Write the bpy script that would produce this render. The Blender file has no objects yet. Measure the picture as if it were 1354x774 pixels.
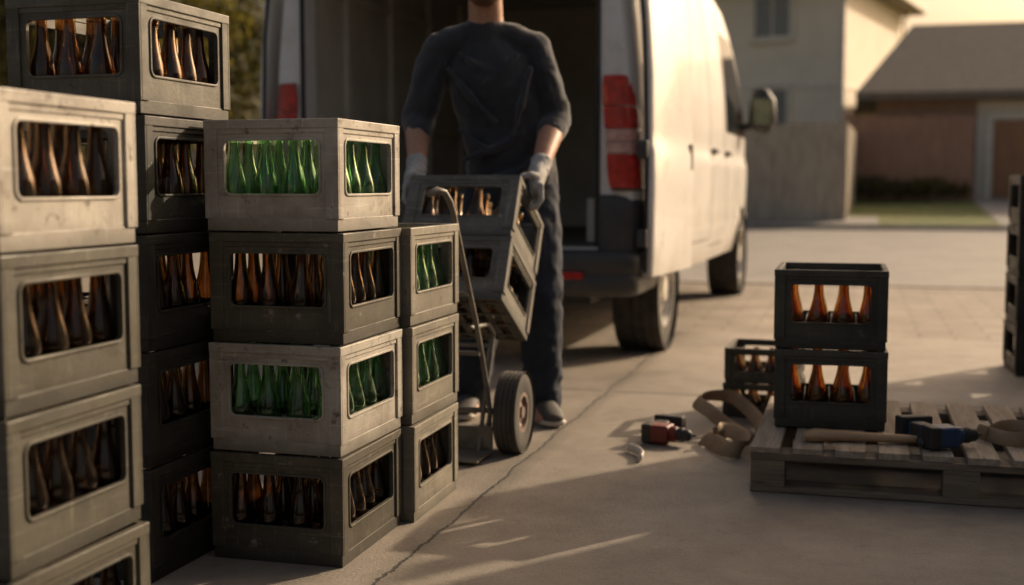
import bpy, bmesh, math, random
from mathutils import Vector, Matrix
random.seed(7)
sc = bpy.context.scene
col = sc.collection
rad = math.radians
V = Vector

# ------------------------------------------------------------------ materials
def mat(name, c1, c2=None, scale=8.0, rough=0.6, r2=None, bump=0.15, bscale=None, metal=0.0, detail=6,
        trans=0.0, ior=1.45, spots=None, spot_scale=30.0, spot_lo=0.6, spot_hi=0.7, lowdirt=None, coat=0.0,
        stretch=(1, 1, 1), bdist=0.002, sheen=0.0, dusty=None, wear=None):
    m = bpy.data.materials.new(name)
    m.use_nodes = True
    nt = m.node_tree
    N = nt.nodes
    L = nt.links
    b = N["Principled BSDF"]
    tc = N.new("ShaderNodeTexCoord")
    oi = N.new("ShaderNodeObjectInfo")
    mp = N.new("ShaderNodeMapping")
    mp.inputs["Scale"].default_value = stretch
    mu = N.new("ShaderNodeMath"); mu.operation = 'MULTIPLY'; mu.inputs[1].default_value = 37.0
    L.new(oi.outputs["Random"], mu.inputs[0])
    L.new(tc.outputs["Object"], mp.inputs["Vector"])
    L.new(mu.outputs[0], mp.inputs["Location"])
    def noise(s, d=detail, r=0.6, vec=None):
        n = N.new("ShaderNodeTexNoise")
        n.inputs["Scale"].default_value = s
        n.inputs["Detail"].default_value = d
        n.inputs["Roughness"].default_value = r
        L.new(vec or mp.outputs[0], n.inputs["Vector"])
        return n
    def ramp(src, lo, hi, top=1.0):
        r = N.new("ShaderNodeMapRange")
        r.inputs["From Min"].default_value = lo
        r.inputs["From Max"].default_value = hi
        r.inputs["To Max"].default_value = top
        L.new(src, r.inputs["Value"])
        return r.outputs[0]
    def mix(fac, a, c):
        x = N.new("ShaderNodeMix"); x.data_type = 'RGBA'
        L.new(fac, x.inputs[0])
        for s, i in ((a, 6), (c, 7)):
            if isinstance(s, tuple):
                x.inputs[i].default_value = (*s, 1)
            else:
                L.new(s, x.inputs[i])
        return x.outputs[2]
    c2 = c2 or tuple(k * 0.75 for k in c1)
    n1 = noise(scale)
    f1 = ramp(n1.outputs[0], 0.36, 0.64)
    cc = mix(f1, c1, c2)
    if wear:  # (stain colour, scratch colour)
        cc = mix(ramp(noise(3.2, 9, .68).outputs[0], .46, .68, .8), cc, wear[0])
        for st in ((3, 3, 60), (45, 45, 3)):
            m2 = N.new("ShaderNodeMapping"); m2.inputs["Scale"].default_value = st
            L.new(mp.outputs[0], m2.inputs["Vector"])
            cc = mix(ramp(noise(1.6, 6, .75, m2.outputs[0]).outputs[0], .57, .72, .65), cc, wear[1])
    if spots:
        n2 = noise(spot_scale, 8, 0.7)
        cc = mix(ramp(n2.outputs[0], spot_lo, spot_hi), cc, spots)
    if lowdirt:
        (dc, z0, z1) = lowdirt
        sx = N.new("ShaderNodeSeparateXYZ")
        L.new(tc.outputs["Object"], sx.inputs[0])
        ad = N.new("ShaderNodeMath"); ad.operation = 'MULTIPLY_ADD'
        ad.inputs[1].default_value = (z1 - z0) * 1.2
        n3 = noise(5.0)
        L.new(n3.outputs[0], ad.inputs[0])
        L.new(sx.outputs[2], ad.inputs[2])
        cc = mix(ramp(ad.outputs[0], z1 + (z1 - z0) * .6, z0 + (z1 - z0) * .6), cc, dc)
    L.new(cc, b.inputs["Base Color"])
    if r2 is not None:
        rr = N.new("ShaderNodeMapRange")
        rr.inputs["To Min"].default_value = rough
        rr.inputs["To Max"].default_value = r2
        L.new(f1, rr.inputs["Value"])
        L.new(rr.outputs[0], b.inputs["Roughness"])
    else:
        b.inputs["Roughness"].default_value = rough
    b.inputs["Metallic"].default_value = metal
    b.inputs["Transmission Weight"].default_value = trans
    b.inputs["IOR"].default_value = ior
    b.inputs["Coat Weight"].default_value = coat
    b.inputs["Sheen Weight"].default_value = sheen
    if bump:
        nb = noise(bscale or scale * 6, 8, 0.65)
        bp = N.new("ShaderNodeBump")
        bp.inputs["Strength"].default_value = bump
        bp.inputs["Distance"].default_value = bdist
        L.new(nb.outputs[0], bp.inputs["Height"])
        L.new(bp.outputs[0], b.inputs["Normal"])
    if dusty:   # thin film of dust over glass
        df = N.new("ShaderNodeBsdfDiffuse"); df.inputs[0].default_value = (*dusty[0], 1)
        ms = N.new("ShaderNodeMixShader"); n5 = noise(dusty[2], 8, .7)
        r5 = N.new("ShaderNodeMapRange"); L.new(n5.outputs[0], r5.inputs[0])
        r5.inputs[1].default_value = .48; r5.inputs[2].default_value = .72; r5.inputs[3].default_value = .01; r5.inputs[4].default_value = dusty[1]
        L.new(r5.outputs[0], ms.inputs[0]); L.new(b.outputs[0], ms.inputs[1]); L.new(df.outputs[0], ms.inputs[2])
        L.new(ms.outputs[0], N["Material Output"].inputs[0])
    return m

# ------------------------------------------------------------------ mesh builder
class MB:
    def __init__(s):
        s.v = []; s.f = []; s.m = []
    def add(s, vs, fs, mi=0):
        o = len(s.v)
        s.v += [tuple(p) for p in vs]
        s.f += [tuple(i + o for i in f) for f in fs]
        s.m += [mi] * len(fs)
    def box(s, x0, x1, y0, y1, z0, z1, mi=0, M=None):
        vs = [V((x, y, z)) for z in (z0, z1) for y in (y0, y1) for x in (x0, x1)]
        if M: vs = [M @ p for p in vs]
        s.add(vs, [(0, 2, 3, 1), (4, 5, 7, 6), (0, 1, 5, 4), (2, 6, 7, 3), (0, 4, 6, 2), (1, 3, 7, 5)], mi)
    def ring(s, x0, x1, y0, y1, t, z0, z1, mi=0):
        o = [(x0, y0), (x1, y0), (x1, y1), (x0, y1)]
        i = [(x0 + t, y0 + t), (x1 - t, y0 + t), (x1 - t, y1 - t), (x0 + t, y1 - t)]
        vs = [(a, b, z0) for a, b in o] + [(a, b, z0) for a, b in i] + [(a, b, z1) for a, b in o] + [(a, b, z1) for a, b in i]
        fs = []
        for k in range(4):
            n = (k + 1) % 4
            fs += [(k, n, 8 + n, 8 + k), (4 + n, 4 + k, 12 + k, 12 + n), (8 + k, 8 + n, 12 + n, 12 + k), (n, k, 4 + k, 4 + n)]
        s.add(vs, fs, mi)
    def tube(s, pts, rads, seg=14, ref=(1, 0, 0), cap=3, mi=0, closed=False):
        pts = [V(p) for p in pts]
        if not isinstance(rads, (list,)): rads = [rads] * len(pts)
        rads = [(r, r) if not isinstance(r, tuple) else r for r in rads]
        n = len(pts); ref = V(ref)
        rings = []
        for i, p in enumerate(pts):
            if closed: t = (pts[(i + 1) % n] - pts[i - 1])
            elif i == 0: t = pts[1] - p
            elif i == n - 1: t = p - pts[-2]
            else: t = (pts[i + 1] - p).normalized() + (p - pts[i - 1]).normalized()
            t.normalize()
            a = ref - t * t.dot(ref)
            if a.length < 0.05: a = V((0, 1, 0)) - t * t.y
            a.normalize(); b = t.cross(a)
            ra, rb = rads[i]
            if i == 0 and cap and not closed:
                for k in range(cap):
                    th = math.pi / 2 * (1 - k / cap) * 0.96
                    q = p - t * math.sin(th) * min(ra, rb)
                    c = math.cos(th)
                    rings.append((q, a, b, ra * c, rb * c))
            rings.append((p, a, b, ra, rb))
            if i == n - 1 and cap and not closed:
                for k in range(cap - 1, -1, -1):
                    th = math.pi / 2 * (1 - k / cap) * 0.96
                    q = p + t * math.sin(th) * min(ra, rb)
                    c = math.cos(th)
                    rings.append((q, a, b, ra * c, rb * c))
        vs = []
        for (p, a, b, ra, rb) in rings:
            for j in range(seg):
                an = 2 * math.pi * j / seg
                vs.append(p + a * ra * math.cos(an) + b * rb * math.sin(an))
        fs = []
        R = len(rings)
        for i in range(R if closed else R - 1):
            i2 = (i + 1) % R
            for j in range(seg):
                k = (j + 1) % seg
                fs.append((i * seg + j, i * seg + k, i2 * seg + k, i2 * seg + j))
        if not closed:
            fs.append(tuple(range(seg - 1, -1, -1)))
            fs.append(tuple((R - 1) * seg + j for j in range(seg)))
        s.add(vs, fs, mi)
    def lathe(s, prof, seg=24, M=None, mi=0, closed=False):
        vs = []; fs = []
        n = len(prof)
        for (r, z) in prof:
            for j in range(seg):
                a = 2 * math.pi * j / seg
                p = V((max(r, 1e-4) * math.cos(a), max(r, 1e-4) * math.sin(a), z))
                vs.append(M @ p if M else p)
        for i in range(n if closed else n - 1):
            i2 = (i + 1) % n
            for j in range(seg):
                k = (j + 1) % seg
                fs.append((i * seg + j, i * seg + k, i2 * seg + k, i2 * seg + j))
        if not closed:
            fs.append(tuple(range(seg - 1, -1, -1)))
            fs.append(tuple((n - 1) * seg + j for j in range(seg)))
        s.add(vs, fs, mi)
    def ell(s, c, r, seg=20, rings=12, M=None, mi=0):
        prof = [(math.sin(math.pi * i / rings), -math.cos(math.pi * i / rings)) for i in range(rings + 1)]
        T = Matrix.Translation(V(c)) @ (M or Matrix.Identity(4)) @ Matrix.Diagonal((*r, 1))
        s.lathe(prof, seg, T, mi)
    def cyl(s, p0, p1, r, seg=20, mi=0):
        s.tube([p0, p1], r, seg, ref=(0.3, 0.5, 0.81), cap=0, mi=mi)
    def mesh(s, name, mats, smooth=False, sharp=None):
        me = bpy.data.meshes.new(name)
        me.from_pydata(s.v, [], s.f)
        for m in mats: me.materials.append(m)
        for p, i in zip(me.polygons, s.m): p.material_index = i
        bm = bmesh.new(); bm.from_mesh(me)
        bmesh.ops.recalc_face_normals(bm, faces=bm.faces)
        bm.to_mesh(me); bm.free()
        if smooth:
            me.shade_smooth()
            if sharp: me.set_sharp_from_angle(angle=rad(sharp))
        return me

def obj(name, me, parent=None, M=None, bevel=0, seg=2, **props):
    o = bpy.data.objects.new(name, me)
    col.objects.link(o)
    if parent: o.parent = parent
    if M is not None: o.matrix_basis = M
    if bevel:
        b = o.modifiers.new("Bevel", 'BEVEL')
        b.width = bevel; b.segments = seg; b.limit_method = 'ANGLE'; b.angle_limit = rad(40)
        b.harden_normals = False
    for k, v in props.items(): o[k] = v
    return o

def remesh(mb, name, mats, voxel=0.008, smooth=4, disp=0, dscale=0.1, disp2=0, dscale2=.04):
    me = mb.mesh(name + "_src", mats)
    o = bpy.data.objects.new("tmp", me); col.objects.link(o)
    r = o.modifiers.new("r", 'REMESH'); r.mode = 'VOXEL'; r.voxel_size = voxel
    sm = o.modifiers.new("s", 'SMOOTH'); sm.iterations = smooth; sm.factor = 0.5
    for dd, ds in ((disp, dscale), (disp2, dscale2)):
        if dd:
            t = bpy.data.textures.new(name + "_t", 'CLOUDS'); t.noise_scale = ds; t.noise_depth = 1
            d = o.modifiers.new("d", 'DISPLACE'); d.texture = t; d.strength = dd; d.mid_level = 0.5
            d.texture_coords = 'LOCAL'
    if disp:
        s2 = o.modifiers.new("s2", 'SMOOTH'); s2.iterations = 1
    dg = bpy.context.evaluated_depsgraph_get()
    out = bpy.data.meshes.new_from_object(o.evaluated_get(dg))
    bpy.data.objects.remove(o)
    out.name = name
    out.materials.clear()
    for m in mats: out.materials.append(m)
    out.shade_smooth()
    return out

# ------------------------------------------------------------------ setting
def ground_mat(name, c1, c2, joints=None, dark=(0.03, 0.027, 0.024), rough=0.8, crack=True, fine=120):
    m = bpy.data.materials.new(name); m.use_nodes = True
    nt = m.node_tree; N = nt.nodes; L = nt.links; b = N["Principled BSDF"]
    tc = N.new("ShaderNodeTexCoord")
    def noise(s, d=8, r=0.6):
        n = N.new("ShaderNodeTexNoise"); n.inputs["Scale"].default_value = s
        n.inputs["Detail"].default_value = d; n.inputs["Roughness"].default_value = r
        L.new(tc.outputs["Object"], n.inputs["Vector"]); return n.outputs[0]
    def mr(src, a, c, d=0.0, e=1.0):
        r = N.new("ShaderNodeMapRange"); L.new(src, r.inputs[0])
        r.inputs[1].default_value = a; r.inputs[2].default_value = c
        r.inputs[3].default_value = d; r.inputs[4].default_value = e; return r.outputs[0]
    def mix(f, a, c):
        x = N.new("ShaderNodeMix"); x.data_type = 'RGBA'; L.new(f, x.inputs[0])
        for s, i in ((a, 6), (c, 7)):
            if isinstance(s, tuple): x.inputs[i].default_value = (*s, 1)
            else: L.new(s, x.inputs[i])
        return x.outputs[2]
    def math_(op, a, c, clamp=False):
        x = N.new("ShaderNodeMath"); x.operation = op; x.use_clamp = clamp
        for s, i in ((a, 0), (c, 1)):
            if isinstance(s, (int, float)): x.inputs[i].default_value = s
            else: L.new(s, x.inputs[i])
        return x.outputs[0]
    cc = mix(mr(noise(0.7), .35, .65), c1, c2)
    cc = mix(mr(noise(5, 10, .7), .42, .75, 0, .45), cc, tuple(k * 1.45 for k in c1))
    cc = mix(mr(noise(1.7, 6, .7), .52, .72, 0, .6), cc, tuple(k * .5 for k in c2))
    cc = mix(mr(noise(14, 8, .75), .54, .70, 0, .4), cc, tuple(k * .6 for k in c2))
    cc = mix(mr(noise(fine, 3, .8), .52, .75, 0, .5), cc, tuple(k * .45 for k in c2))
    cc = mix(mr(noise(fine * 1.7, 3, .8), .56, .8, 0, .5), cc, tuple(min(1, k * 1.9) for k in c1))
    h = noise(fine * .7, 6, .8)
    if joints:
        sx = N.new("ShaderNodeSeparateXYZ"); L.new(tc.outputs["Object"], sx.inputs[0])
        wob = math_('MULTIPLY', math_('SUBTRACT', noise(3.0, 8, .75), .5), 0.09)
        mk = None
        for ax, off, per, w in joints:
            a = math_('ADD', sx.outputs[ax], -off)
            a = math_('ADD', a, wob)
            p = N.new("ShaderNodeMath"); p.operation = 'PINGPONG'; L.new(a, p.inputs[0]); p.inputs[1].default_value = per / 2
            k = mr(p.outputs[0], w * .45, w, 1, 0)
            k2 = mr(p.outputs[0], 0, w * 9, .35, 0)
            k = math_('MAXIMUM', k, k2)
            mk = k if mk is None else math_('MAXIMUM', mk, k)
        cc = mix(mk, cc, dark)
        h = math_('SUBTRACT', h, math_('MULTIPLY', mk, 2.0))
    L.new(cc, b.inputs["Base Color"])
    L.new(mr(noise(2.2), .3, .7, rough - .12, rough + .1), b.inputs["Roughness"])
    bp = N.new("ShaderNodeBump"); bp.inputs["Strength"].default_value = .7; bp.inputs["Distance"].default_value = .006
    L.new(h, bp.inputs["Height"]); L.new(bp.outputs[0], b.inputs["Normal"])
    return m

def paver_mat():
    m = bpy.data.materials.new("paving_bricks"); m.use_nodes = True
    nt = m.node_tree; N = nt.nodes; L = nt.links; b = N["Principled BSDF"]
    tc = N.new("ShaderNodeTexCoord")
    br = N.new("ShaderNodeTexBrick"); br.inputs["Scale"].default_value = 1.0
    br.inputs["Color1"].default_value = (.31, .265, .215, 1); br.inputs["Color2"].default_value = (.25, .212, .172, 1)
    br.inputs["Mortar"].default_value = (.15, .125, .10, 1)
    br.inputs["Mortar Size"].default_value = .009; br.inputs["Brick Width"].default_value = .4; br.inputs["Row Height"].default_value = .2
    L.new(tc.outputs["Object"], br.inputs["Vector"])
    n = N.new("ShaderNodeTexNoise"); n.inputs["Scale"].default_value = 2.2; n.inputs["Detail"].default_value = 9; n.inputs["Roughness"].default_value = .7
    L.new(tc.outputs["Object"], n.inputs["Vector"])
    g = N.new("ShaderNodeMapRange"); L.new(n.outputs[0], g.inputs[0]); g.inputs[1].default_value = .3; g.inputs[2].default_value = .7
    g.inputs[3].default_value = .65; g.inputs[4].default_value = 1.25
    vm = N.new("ShaderNodeVectorMath"); vm.operation = 'SCALE'
    L.new(br.outputs[0], vm.inputs[0]); L.new(g.outputs[0], vm.inputs["Scale"])
    L.new(vm.outputs[0], b.inputs["Base Color"])
    bp = N.new("ShaderNodeBump"); bp.inputs["Strength"].default_value = .35; bp.inputs["Distance"].default_value = .004; bp.invert = True
    L.new(br.outputs[1], bp.inputs["Height"]); L.new(bp.outputs[0], b.inputs["Normal"])
    b.inputs["Roughness"].default_value = .75
    return m

M_conc = ground_mat("driveway_concrete", (.315, .272, .222), (.215, .185, .15), joints=[(0, -1.05, 2.9, .007), (1, 5.35, 3.1, .006)], rough=.60)
M_asph = ground_mat("street_asphalt", (.29, .27, .24), (.23, .213, .19), rough=.65)
M_soil = ground_mat("soil", (.09, .08, .05), (.06, .055, .035), rough=.95)
M_kerb = ground_mat("kerb_concrete", (.38, .34, .29), (.3, .265, .225))
M_pave = paver_mat()
M_grass = mat("grass", (.13, .17, .045), (.20, .20, .075), scale=3, rough=.9, bump=1, bscale=60, bdist=.03)

def sheet(name, x0, x1, y0, y1, z, m, label, z1=None):
    mb = MB()
    z1 = z if z1 is None else z1
    mb.add([(x0, y0, z), (x1, y0, z), (x1, y1, z1), (x0, y1, z1)], [(0, 1, 2, 3)])
    me = mb.mesh(name, [m])
    if me.polygons[0].normal.z < 0: me.flip_normals()
    return obj(name, me, kind="structure", label=label, category="ground")

sheet("ground", -900, 900, -500, 1500, -0.004, M_soil, "bare earth ground sheet reaching the horizon")
sheet("driveway", -9, 8, -6, 7.7, 0.0, M_conc, "worn concrete driveway with cracked joints")
sheet("paving", -9, 8, 7.7, 11.6, 0.0, M_pave, "strip of brown block paving by the street")
sheet("street", -80, 80, 11.75, 26.6, -0.0, M_asph, "grey asphalt street crossing behind the van")
mb = MB(); mb.box(-80, 80, 11.6, 11.75, -.05, .012)
obj("kerb", mb.mesh("kerb", [M_kerb]), kind="structure", label="low flush concrete kerb at the driveway", category="kerb", bevel=.005)
mb = MB(); mb.box(-80, 80, 26.6, 26.78, -.05, .1)
obj("kerb", mb.mesh("kerb_far", [M_kerb]), kind="structure", label="raised concrete kerb across the street", category="kerb", bevel=.02)
sheet("lawn", -80, 80, 26.78, 34, .09, M_grass, "grass slope rising to the houses", z1=.56)
sheet("lawn", -300, 300, 34, 700, .56, M_grass, "grass around the houses")
sheet("path", 2.9, 6.3, 26.78, 34.0, .10, M_asph, "grey driveway leading to the low house", z1=.57)
sheet("path", -6.5, .5, 26.78, 28.6, .10, M_asph, "grey paved strip beside the board fence", z1=.22)

# ------------------------------------------------------------------ crates
W, D, H = .35, .40, .27
def arcs_rr(x0, x1, z0, z1, r, k=5):
    out = []
    for (cx, cz, a0) in ((x1 - r, z0 + r, -90), (x1 - r, z1 - r, 0), (x0 + r, z1 - r, 90), (x0 + r, z0 + r, 180)):
        out.append([(cx + r * math.cos(rad(a0 + 90 * i / k)), cz + r * math.sin(rad(a0 + 90 * i / k))) for i in range(k + 1)])
    return out
def panel(mb, O, U, N, w, z0, z1, hole, r, t):
    O, U, N = V(O), V(U), V(N); Z = V((0, 0, 1))
    arcs = arcs_rr(*hole, r); oc = [(w, z0), (w, z1), (0, z1), (0, z0)]
    inner = [p for a in arcs for p in a]; n = len(inner); k = len(arcs[0])
    vs = []
    for d in (0, -t):
        vs += [O + U * a + Z * b + N * d for a, b in inner + oc]
    fs = []; S = n + 4
    for s in (0, 1):
        o = s * S
        for a in range(4):
            c = o + n + a; c2 = o + n + (a + 1) % 4
            for i in range(k - 1): fs.append((c, o + a * k + i, o + a * k + i + 1))
            fs.append((c, o + a * k + k - 1, o + ((a + 1) % 4) * k, c2))
    for i in range(n):
        j = (i + 1) % n; fs.append((i, j, S + j, S + i))
    for a in range(4):
        b = (a + 1) % 4; fs.append((n + a, n + b, S + n + b, S + n + a))
    mb.add(vs, fs)
def lip(mb, O, U, N, hole, r, g, d0, d1):
    O, U, N = V(O), V(U), V(N); Z = V((0, 0, 1))
    x0, x1, z0, z1 = hole
    a = [p for q in arcs_rr(x0, x1, z0, z1, r) for p in q]
    b = [p for q in arcs_rr(x0 - g, x1 + g, z0 - g, z1 + g, r + g) for p in q]
    n = len(a); vs = []
    for lst, d in ((a, d0), (b, d0), (b, d1), (a, d1)):
        vs += [O + U * p + Z * q + N * d for p, q in lst]
    fs = []
    for i in range(n):
        j = (i + 1) % n
        for s in range(4):
            s2 = (s + 1) % 4
            fs.append((s * n + i, s * n + j, s2 * n + j, s2 * n + i))
    mb.add(vs, fs)

def crate_meshes(cname, m):
    w, d = W / 2, D / 2
    body = MB(); i = .006; t = .008
    zl, zh = .022, .245
    hx = (.052 - i, W - .052 - i, .090, .216); hy = (.054 - i, D - .054 - i, .090, .216)
    panel(body, (-w + i, -d + i, 0), (1, 0, 0), (0, -1, 0), W - 2 * i, zl, zh, hx, .014, t)
    panel(body, (-w + i, d - i, 0), (1, 0, 0), (0, 1, 0), W - 2 * i, zl, zh, hx, .014, t)
    hy2 = (hy[0] - t, hy[1] - t, hy[2], hy[3])
    for s in (-1, 1):
        panel(body, (s * (w - i), -d + i + t, 0), (0, 1, 0), (s, 0, 0), D - 2 * i - 2 * t, zl, zh, hy2, .014, t)
        lip(body, (s * (w - i), -d + i + t, 0), (0, 1, 0), (s, 0, 0), hy2, .014, .006, -.002, .0035)
        lip(body, (-w + i, s * (d - i), 0), (1, 0, 0), (0, s, 0), hx, .014, .006, -.002, .0035)
    pw = .034
    for sx in (-1, 1):
        for sy in (-1, 1):
            xa, xb = sorted((sx * w, sx * (w - pw))); ya, yb = sorted((sy * d, sy * (d - i - .001)))
            body.box(xa, xb, ya, yb, .03, .246)
            xa, xb = sorted((sx * w, sx * (w - i - .001))); ya, yb = sorted((sy * (d - i - .001), sy * (d - pw)))
            body.box(xa, xb, ya, yb, .03, .246)
    for k in range(1, 4):
        x = -w + .014 + (W - .028) * k / 4; body.box(x - .0015, x + .0015, -d + .016, d - .016, .014, .085)
    for k in range(1, 5):
        y = -d + .014 + (D - .028) * k / 5; body.box(-w + .016, w - .016, y - .0015, y + .0015, .014, .082)
    rim = MB(); rim.ring(-w - .001, w + .001, -d - .001, d + .001, .017, .244, .2665)
    rim.ring(-w + .003, w - .003, -d + .003, d - .003, .009, .232, .246)
    base = MB(); base.ring(-w + .004, w - .004, -d + .004, d - .004, .014, .001, .032)
    for k in range(7):
        x = -w + .03 + (W - .06) * k / 6; base.box(x - .011, x + .011, -d + .017, d - .017, .005, .012)
    for k in range(4):
        y = -d + .05 + (D - .1) * k / 3; base.box(-w + .017, w - .017, y - .008, y + .008, .002, .0055)
    return [x.mesh(cname + n, [m]) for x, n in ((body, "_body"), (rim, "_rim"), (base, "_base"))]

def cratemat(n, c, c2, sp, lo=.6, stain=None, scr=None):
    return mat(n, c, c2, scale=7, rough=.42, r2=.7, bump=.5, bscale=90, spots=sp, spot_scale=26, spot_lo=lo, spot_hi=lo + .1,
               lowdirt=(tuple(k * .5 for k in c2), .0, .05), bdist=.0016, wear=(stain or tuple(k * .5 for k in c2), scr or tuple(min(.6, k * 1.9 + .02) for k in c)))
CM = {
    "pale": crate_meshes("pale_crate", cratemat("pale_grey_plastic", (.46, .425, .36), (.335, .305, .255), (.13, .105, .08), .57, (.20, .165, .13))),
    "olive": crate_meshes("olive_crate", cratemat("olive_grey_plastic", (.100, .088, .062), (.066, .058, .041), (.25, .22, .165), .60)),
    "grey": crate_meshes("grey_crate", cratemat("warm_grey_plastic", (.100, .091, .067), (.068, .062, .046), (.04, .035, .026), .59)),
    "khaki": crate_meshes("khaki_crate", cratemat("khaki_grey_plastic", (.24, .215, .165), (.175, .156, .12), (.085, .07, .052), .58)),
    "dark": crate_meshes("dark_crate", cratemat("dark_grey_plastic", (.032, .029, .023), (.020, .018, .014), (.09, .078, .06), .63)),
    "dusk": crate_meshes("dusk_crate", cratemat("dusky_olive_plastic", (.074, .068, .050), (.050, .046, .034), (.16, .145, .11), .62)),
    "slate": crate_meshes("slate_crate", cratemat("slate_grey_plastic", (.175, .163, .135), (.12, .112, .093), (.32, .29, .24), .60)),
}
def bottlemat(n, c, c2, dust):
    return mat(n, c, c2, scale=14, rough=.03, r2=.09, bump=.02, bscale=30, trans=1.0, ior=1.47, bdist=.001, dusty=dust)
bt = MB()
OP = [(.024, 0), (.0290, .003), (.0303, .012), (.0303, .082), (.0297, .098), (.0270, .116), (.0222, .136), (.0178, .156), (.0152, .175),
      (.0138, .195), (.0130, .215), (.0126, .232), (.0150, .2345), (.0153, .2425), (.0138, .2445), (.0138, .249), (.0125, .251), (.0100, .251)]
IP = [(.0093, .246), (.0097, .222), (.0104, .195), (.0118, .175), (.0144, .156), (.0190, .136), (.0240, .116), (.0268, .098), (.0275, .082), (.0275, .014), (.023, .008), (.0002, .010)]
bt.lathe([(.0002, .006), (.016, .004)] + OP + IP, 28)
BM = {
    "brown": bt.mesh("brown_bottle", [bottlemat("brown_glass", (.46, .27, .10), (.38, .21, .075), ((.20, .17, .13), .12, 34))], True, 50),
    "amber": bt.mesh("amber_bottle", [bottlemat("amber_glass", (.80, .47, .13), (.72, .38, .09), ((.40, .22, .08), .16, 34))], True, 50),
    "green": bt.mesh("green_bottle", [bottlemat("green_glass", (.50, .78, .46), (.40, .70, .38), ((.36, .44, .32), .34, 34))], True, 50),
}
def bpos(i, j):
    return (-W / 2 + .014 + (W - .028) * (i + .5) / 4, -D / 2 + .014 + (D - .028) * (j + .5) / 5)
def crate(M, kind, label, bottles=None, glass="brown", where="crate"):
    a, b, c = CM[kind]
    o = obj("beer_crate", a, M=M, bevel=.0016, seg=2, label=label, category="crate", group="stacked plastic bottle crates")
    obj("rim", b, o, bevel=.0022)
    obj("base", c, o, bevel=.0015)
    cells = set()
    if bottles:
        if 'f' in bottles: cells |= {(i, j) for i in range(4) for j in (0, 1)}
        if 'r' in bottles: cells |= {(i, j) for i in (2, 3) for j in range(5)}
        if 'm' in bottles: cells |= {(i, 2) for i in range(4)}
    for (i, j) in sorted(cells):
        if random.random() < .02: continue
        x, y = bpos(i, j)
        T = M @ Matrix.Translation((x + random.uniform(-.003, .003), y + random.uniform(-.003, .003), .0135)) @ \
            Matrix.Rotation(random.uniform(0, 6), 4, 'Z') @ Matrix.Rotation(rad(random.uniform(-1.8, 1.8)), 4, 'X')
        T = T @ Matrix.Diagonal((1, 1, random.choice((.94, .95, .96)), 1))
        obj("beer_bottle", BM[glass], M=T, label="%s glass bottle standing in a %s" % (glass, where), category="bottle",
            group="bottles standing in the crates")
    return o
def stackM(xr, yn, k, jx=.004, rz=1.2):
    return Matrix.Translation((xr - W / 2 + random.uniform(-jx, jx), yn + D / 2 + random.uniform(-jx, jx), k * H)) @ \
        Matrix.Rotation(rad(random.uniform(-rz, rz)), 4, 'Z')

for k, (kd, gl, lb) in enumerate([("olive", "brown", "scuffed olive plastic crate under a stack, brown bottles"),
                                  ("pale", "green", "scratched pale grey crate holding green bottles inside a stack"),
                                  ("olive", "brown", "dark olive crate holding brown bottles inside a stack"),
                                  ("pale", "green", "pale grey crate of green bottles topping a stack")]):
    crate(stackM(-1.165, 2.667, k), kd, lb, "frm" if gl == "green" else "fr", gl, "%s grey crate" % ("pale" if kd == "pale" else "olive"))
for k, (kd, gl, lb) in enumerate([("khaki", "brown", "warm grey crate with brown bottles under a short stack"),
                                  ("khaki", "green", "warm grey crate with green bottles in a short stack"),
                                  ("khaki", "green", "warm grey crate with green bottles topping a short stack")]):
    crate(stackM(-1.142, 3.085, k), kd, lb, "r", gl, "warm grey crate")
for k, (kd, lb) in enumerate([("grey", "worn olive grey crate with brown bottles on the concrete"), ("grey", "worn olive grey crate with brown bottles inside a stack"),
                              ("grey", "olive grey crate with brown bottles inside a stack"), ("pale", "dusty pale grey crate of brown bottles topping a stack")]):
    crate(stackM(-1.318, 1.668, k), kd, lb, "r", "brown", "grey crate")
for k in range(5):
    crate(stackM(-1.54, 2.44, k, .003, .8), "grey" if k == 4 else "dark",
          "olive grey crate of brown bottles topping the tallest stack" if k == 4 else "near black crate of brown bottles in the tallest stack",
          "fr" if k == 4 else "r", "brown", "dark grey crate")
for k in range(4):
    crate(stackM(-1.93, 2.5, k), "dark", "dark grey crate in a stack beside the tallest stack")

top = V((-1.146, 4.22, .960))
tilt = rad(-29)
sM = Matrix.Diagonal((1.18, .97, .9, 1))
Rt = Matrix.Rotation(tilt, 4, 'X')
for k in range(2):
    loc = Matrix.Translation((-W / 2 * 1.18, D / 2 * .97, -(2 - k) * H * .9 + 0.0))
    crate(Matrix.Translation(top) @ Rt @ loc @ sM, "slate",
          "slate grey crate tipped back, %s of the pair the man lifts" % ("upper" if k else "lower"), "fr", "brown", "tilted slate crate")

for k in range(2):
    crate(Matrix.Translation((-.243 + W / 2, 4.0 + D / 2, .142 + k * H * .95)) @ Matrix.Rotation(rad(1.5 - k * 1.2), 4, 'Z') @ Matrix.Diagonal((1, 1, .95, 1)), "dusk",
          "dark olive plastic crate with brown bottles stacked on a pallet", "fm", "amber", "dark crate on a pallet")
for k in range(2):
    crate(Matrix.Translation((-.335, 5.02, .140 * k)) @ Matrix.Rotation(rad(-4 + 2 * k), 4, 'Z') @ Matrix.Diagonal((.82, .8, .52, 1)), "dusk",
          "small low dark crate stacked on the concrete behind the pallet", "f", "brown", "low crate on the concrete")
for k in range(4):
    crate(Matrix.Translation((.93, 6.5, k * H * .9)) @ Matrix.Rotation(rad(2 * random.random()), 4, 'Z') @ Matrix.Diagonal((1, 1, .9, 1)),
          "dark", "dark crate in a stack standing apart on the driveway")

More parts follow.
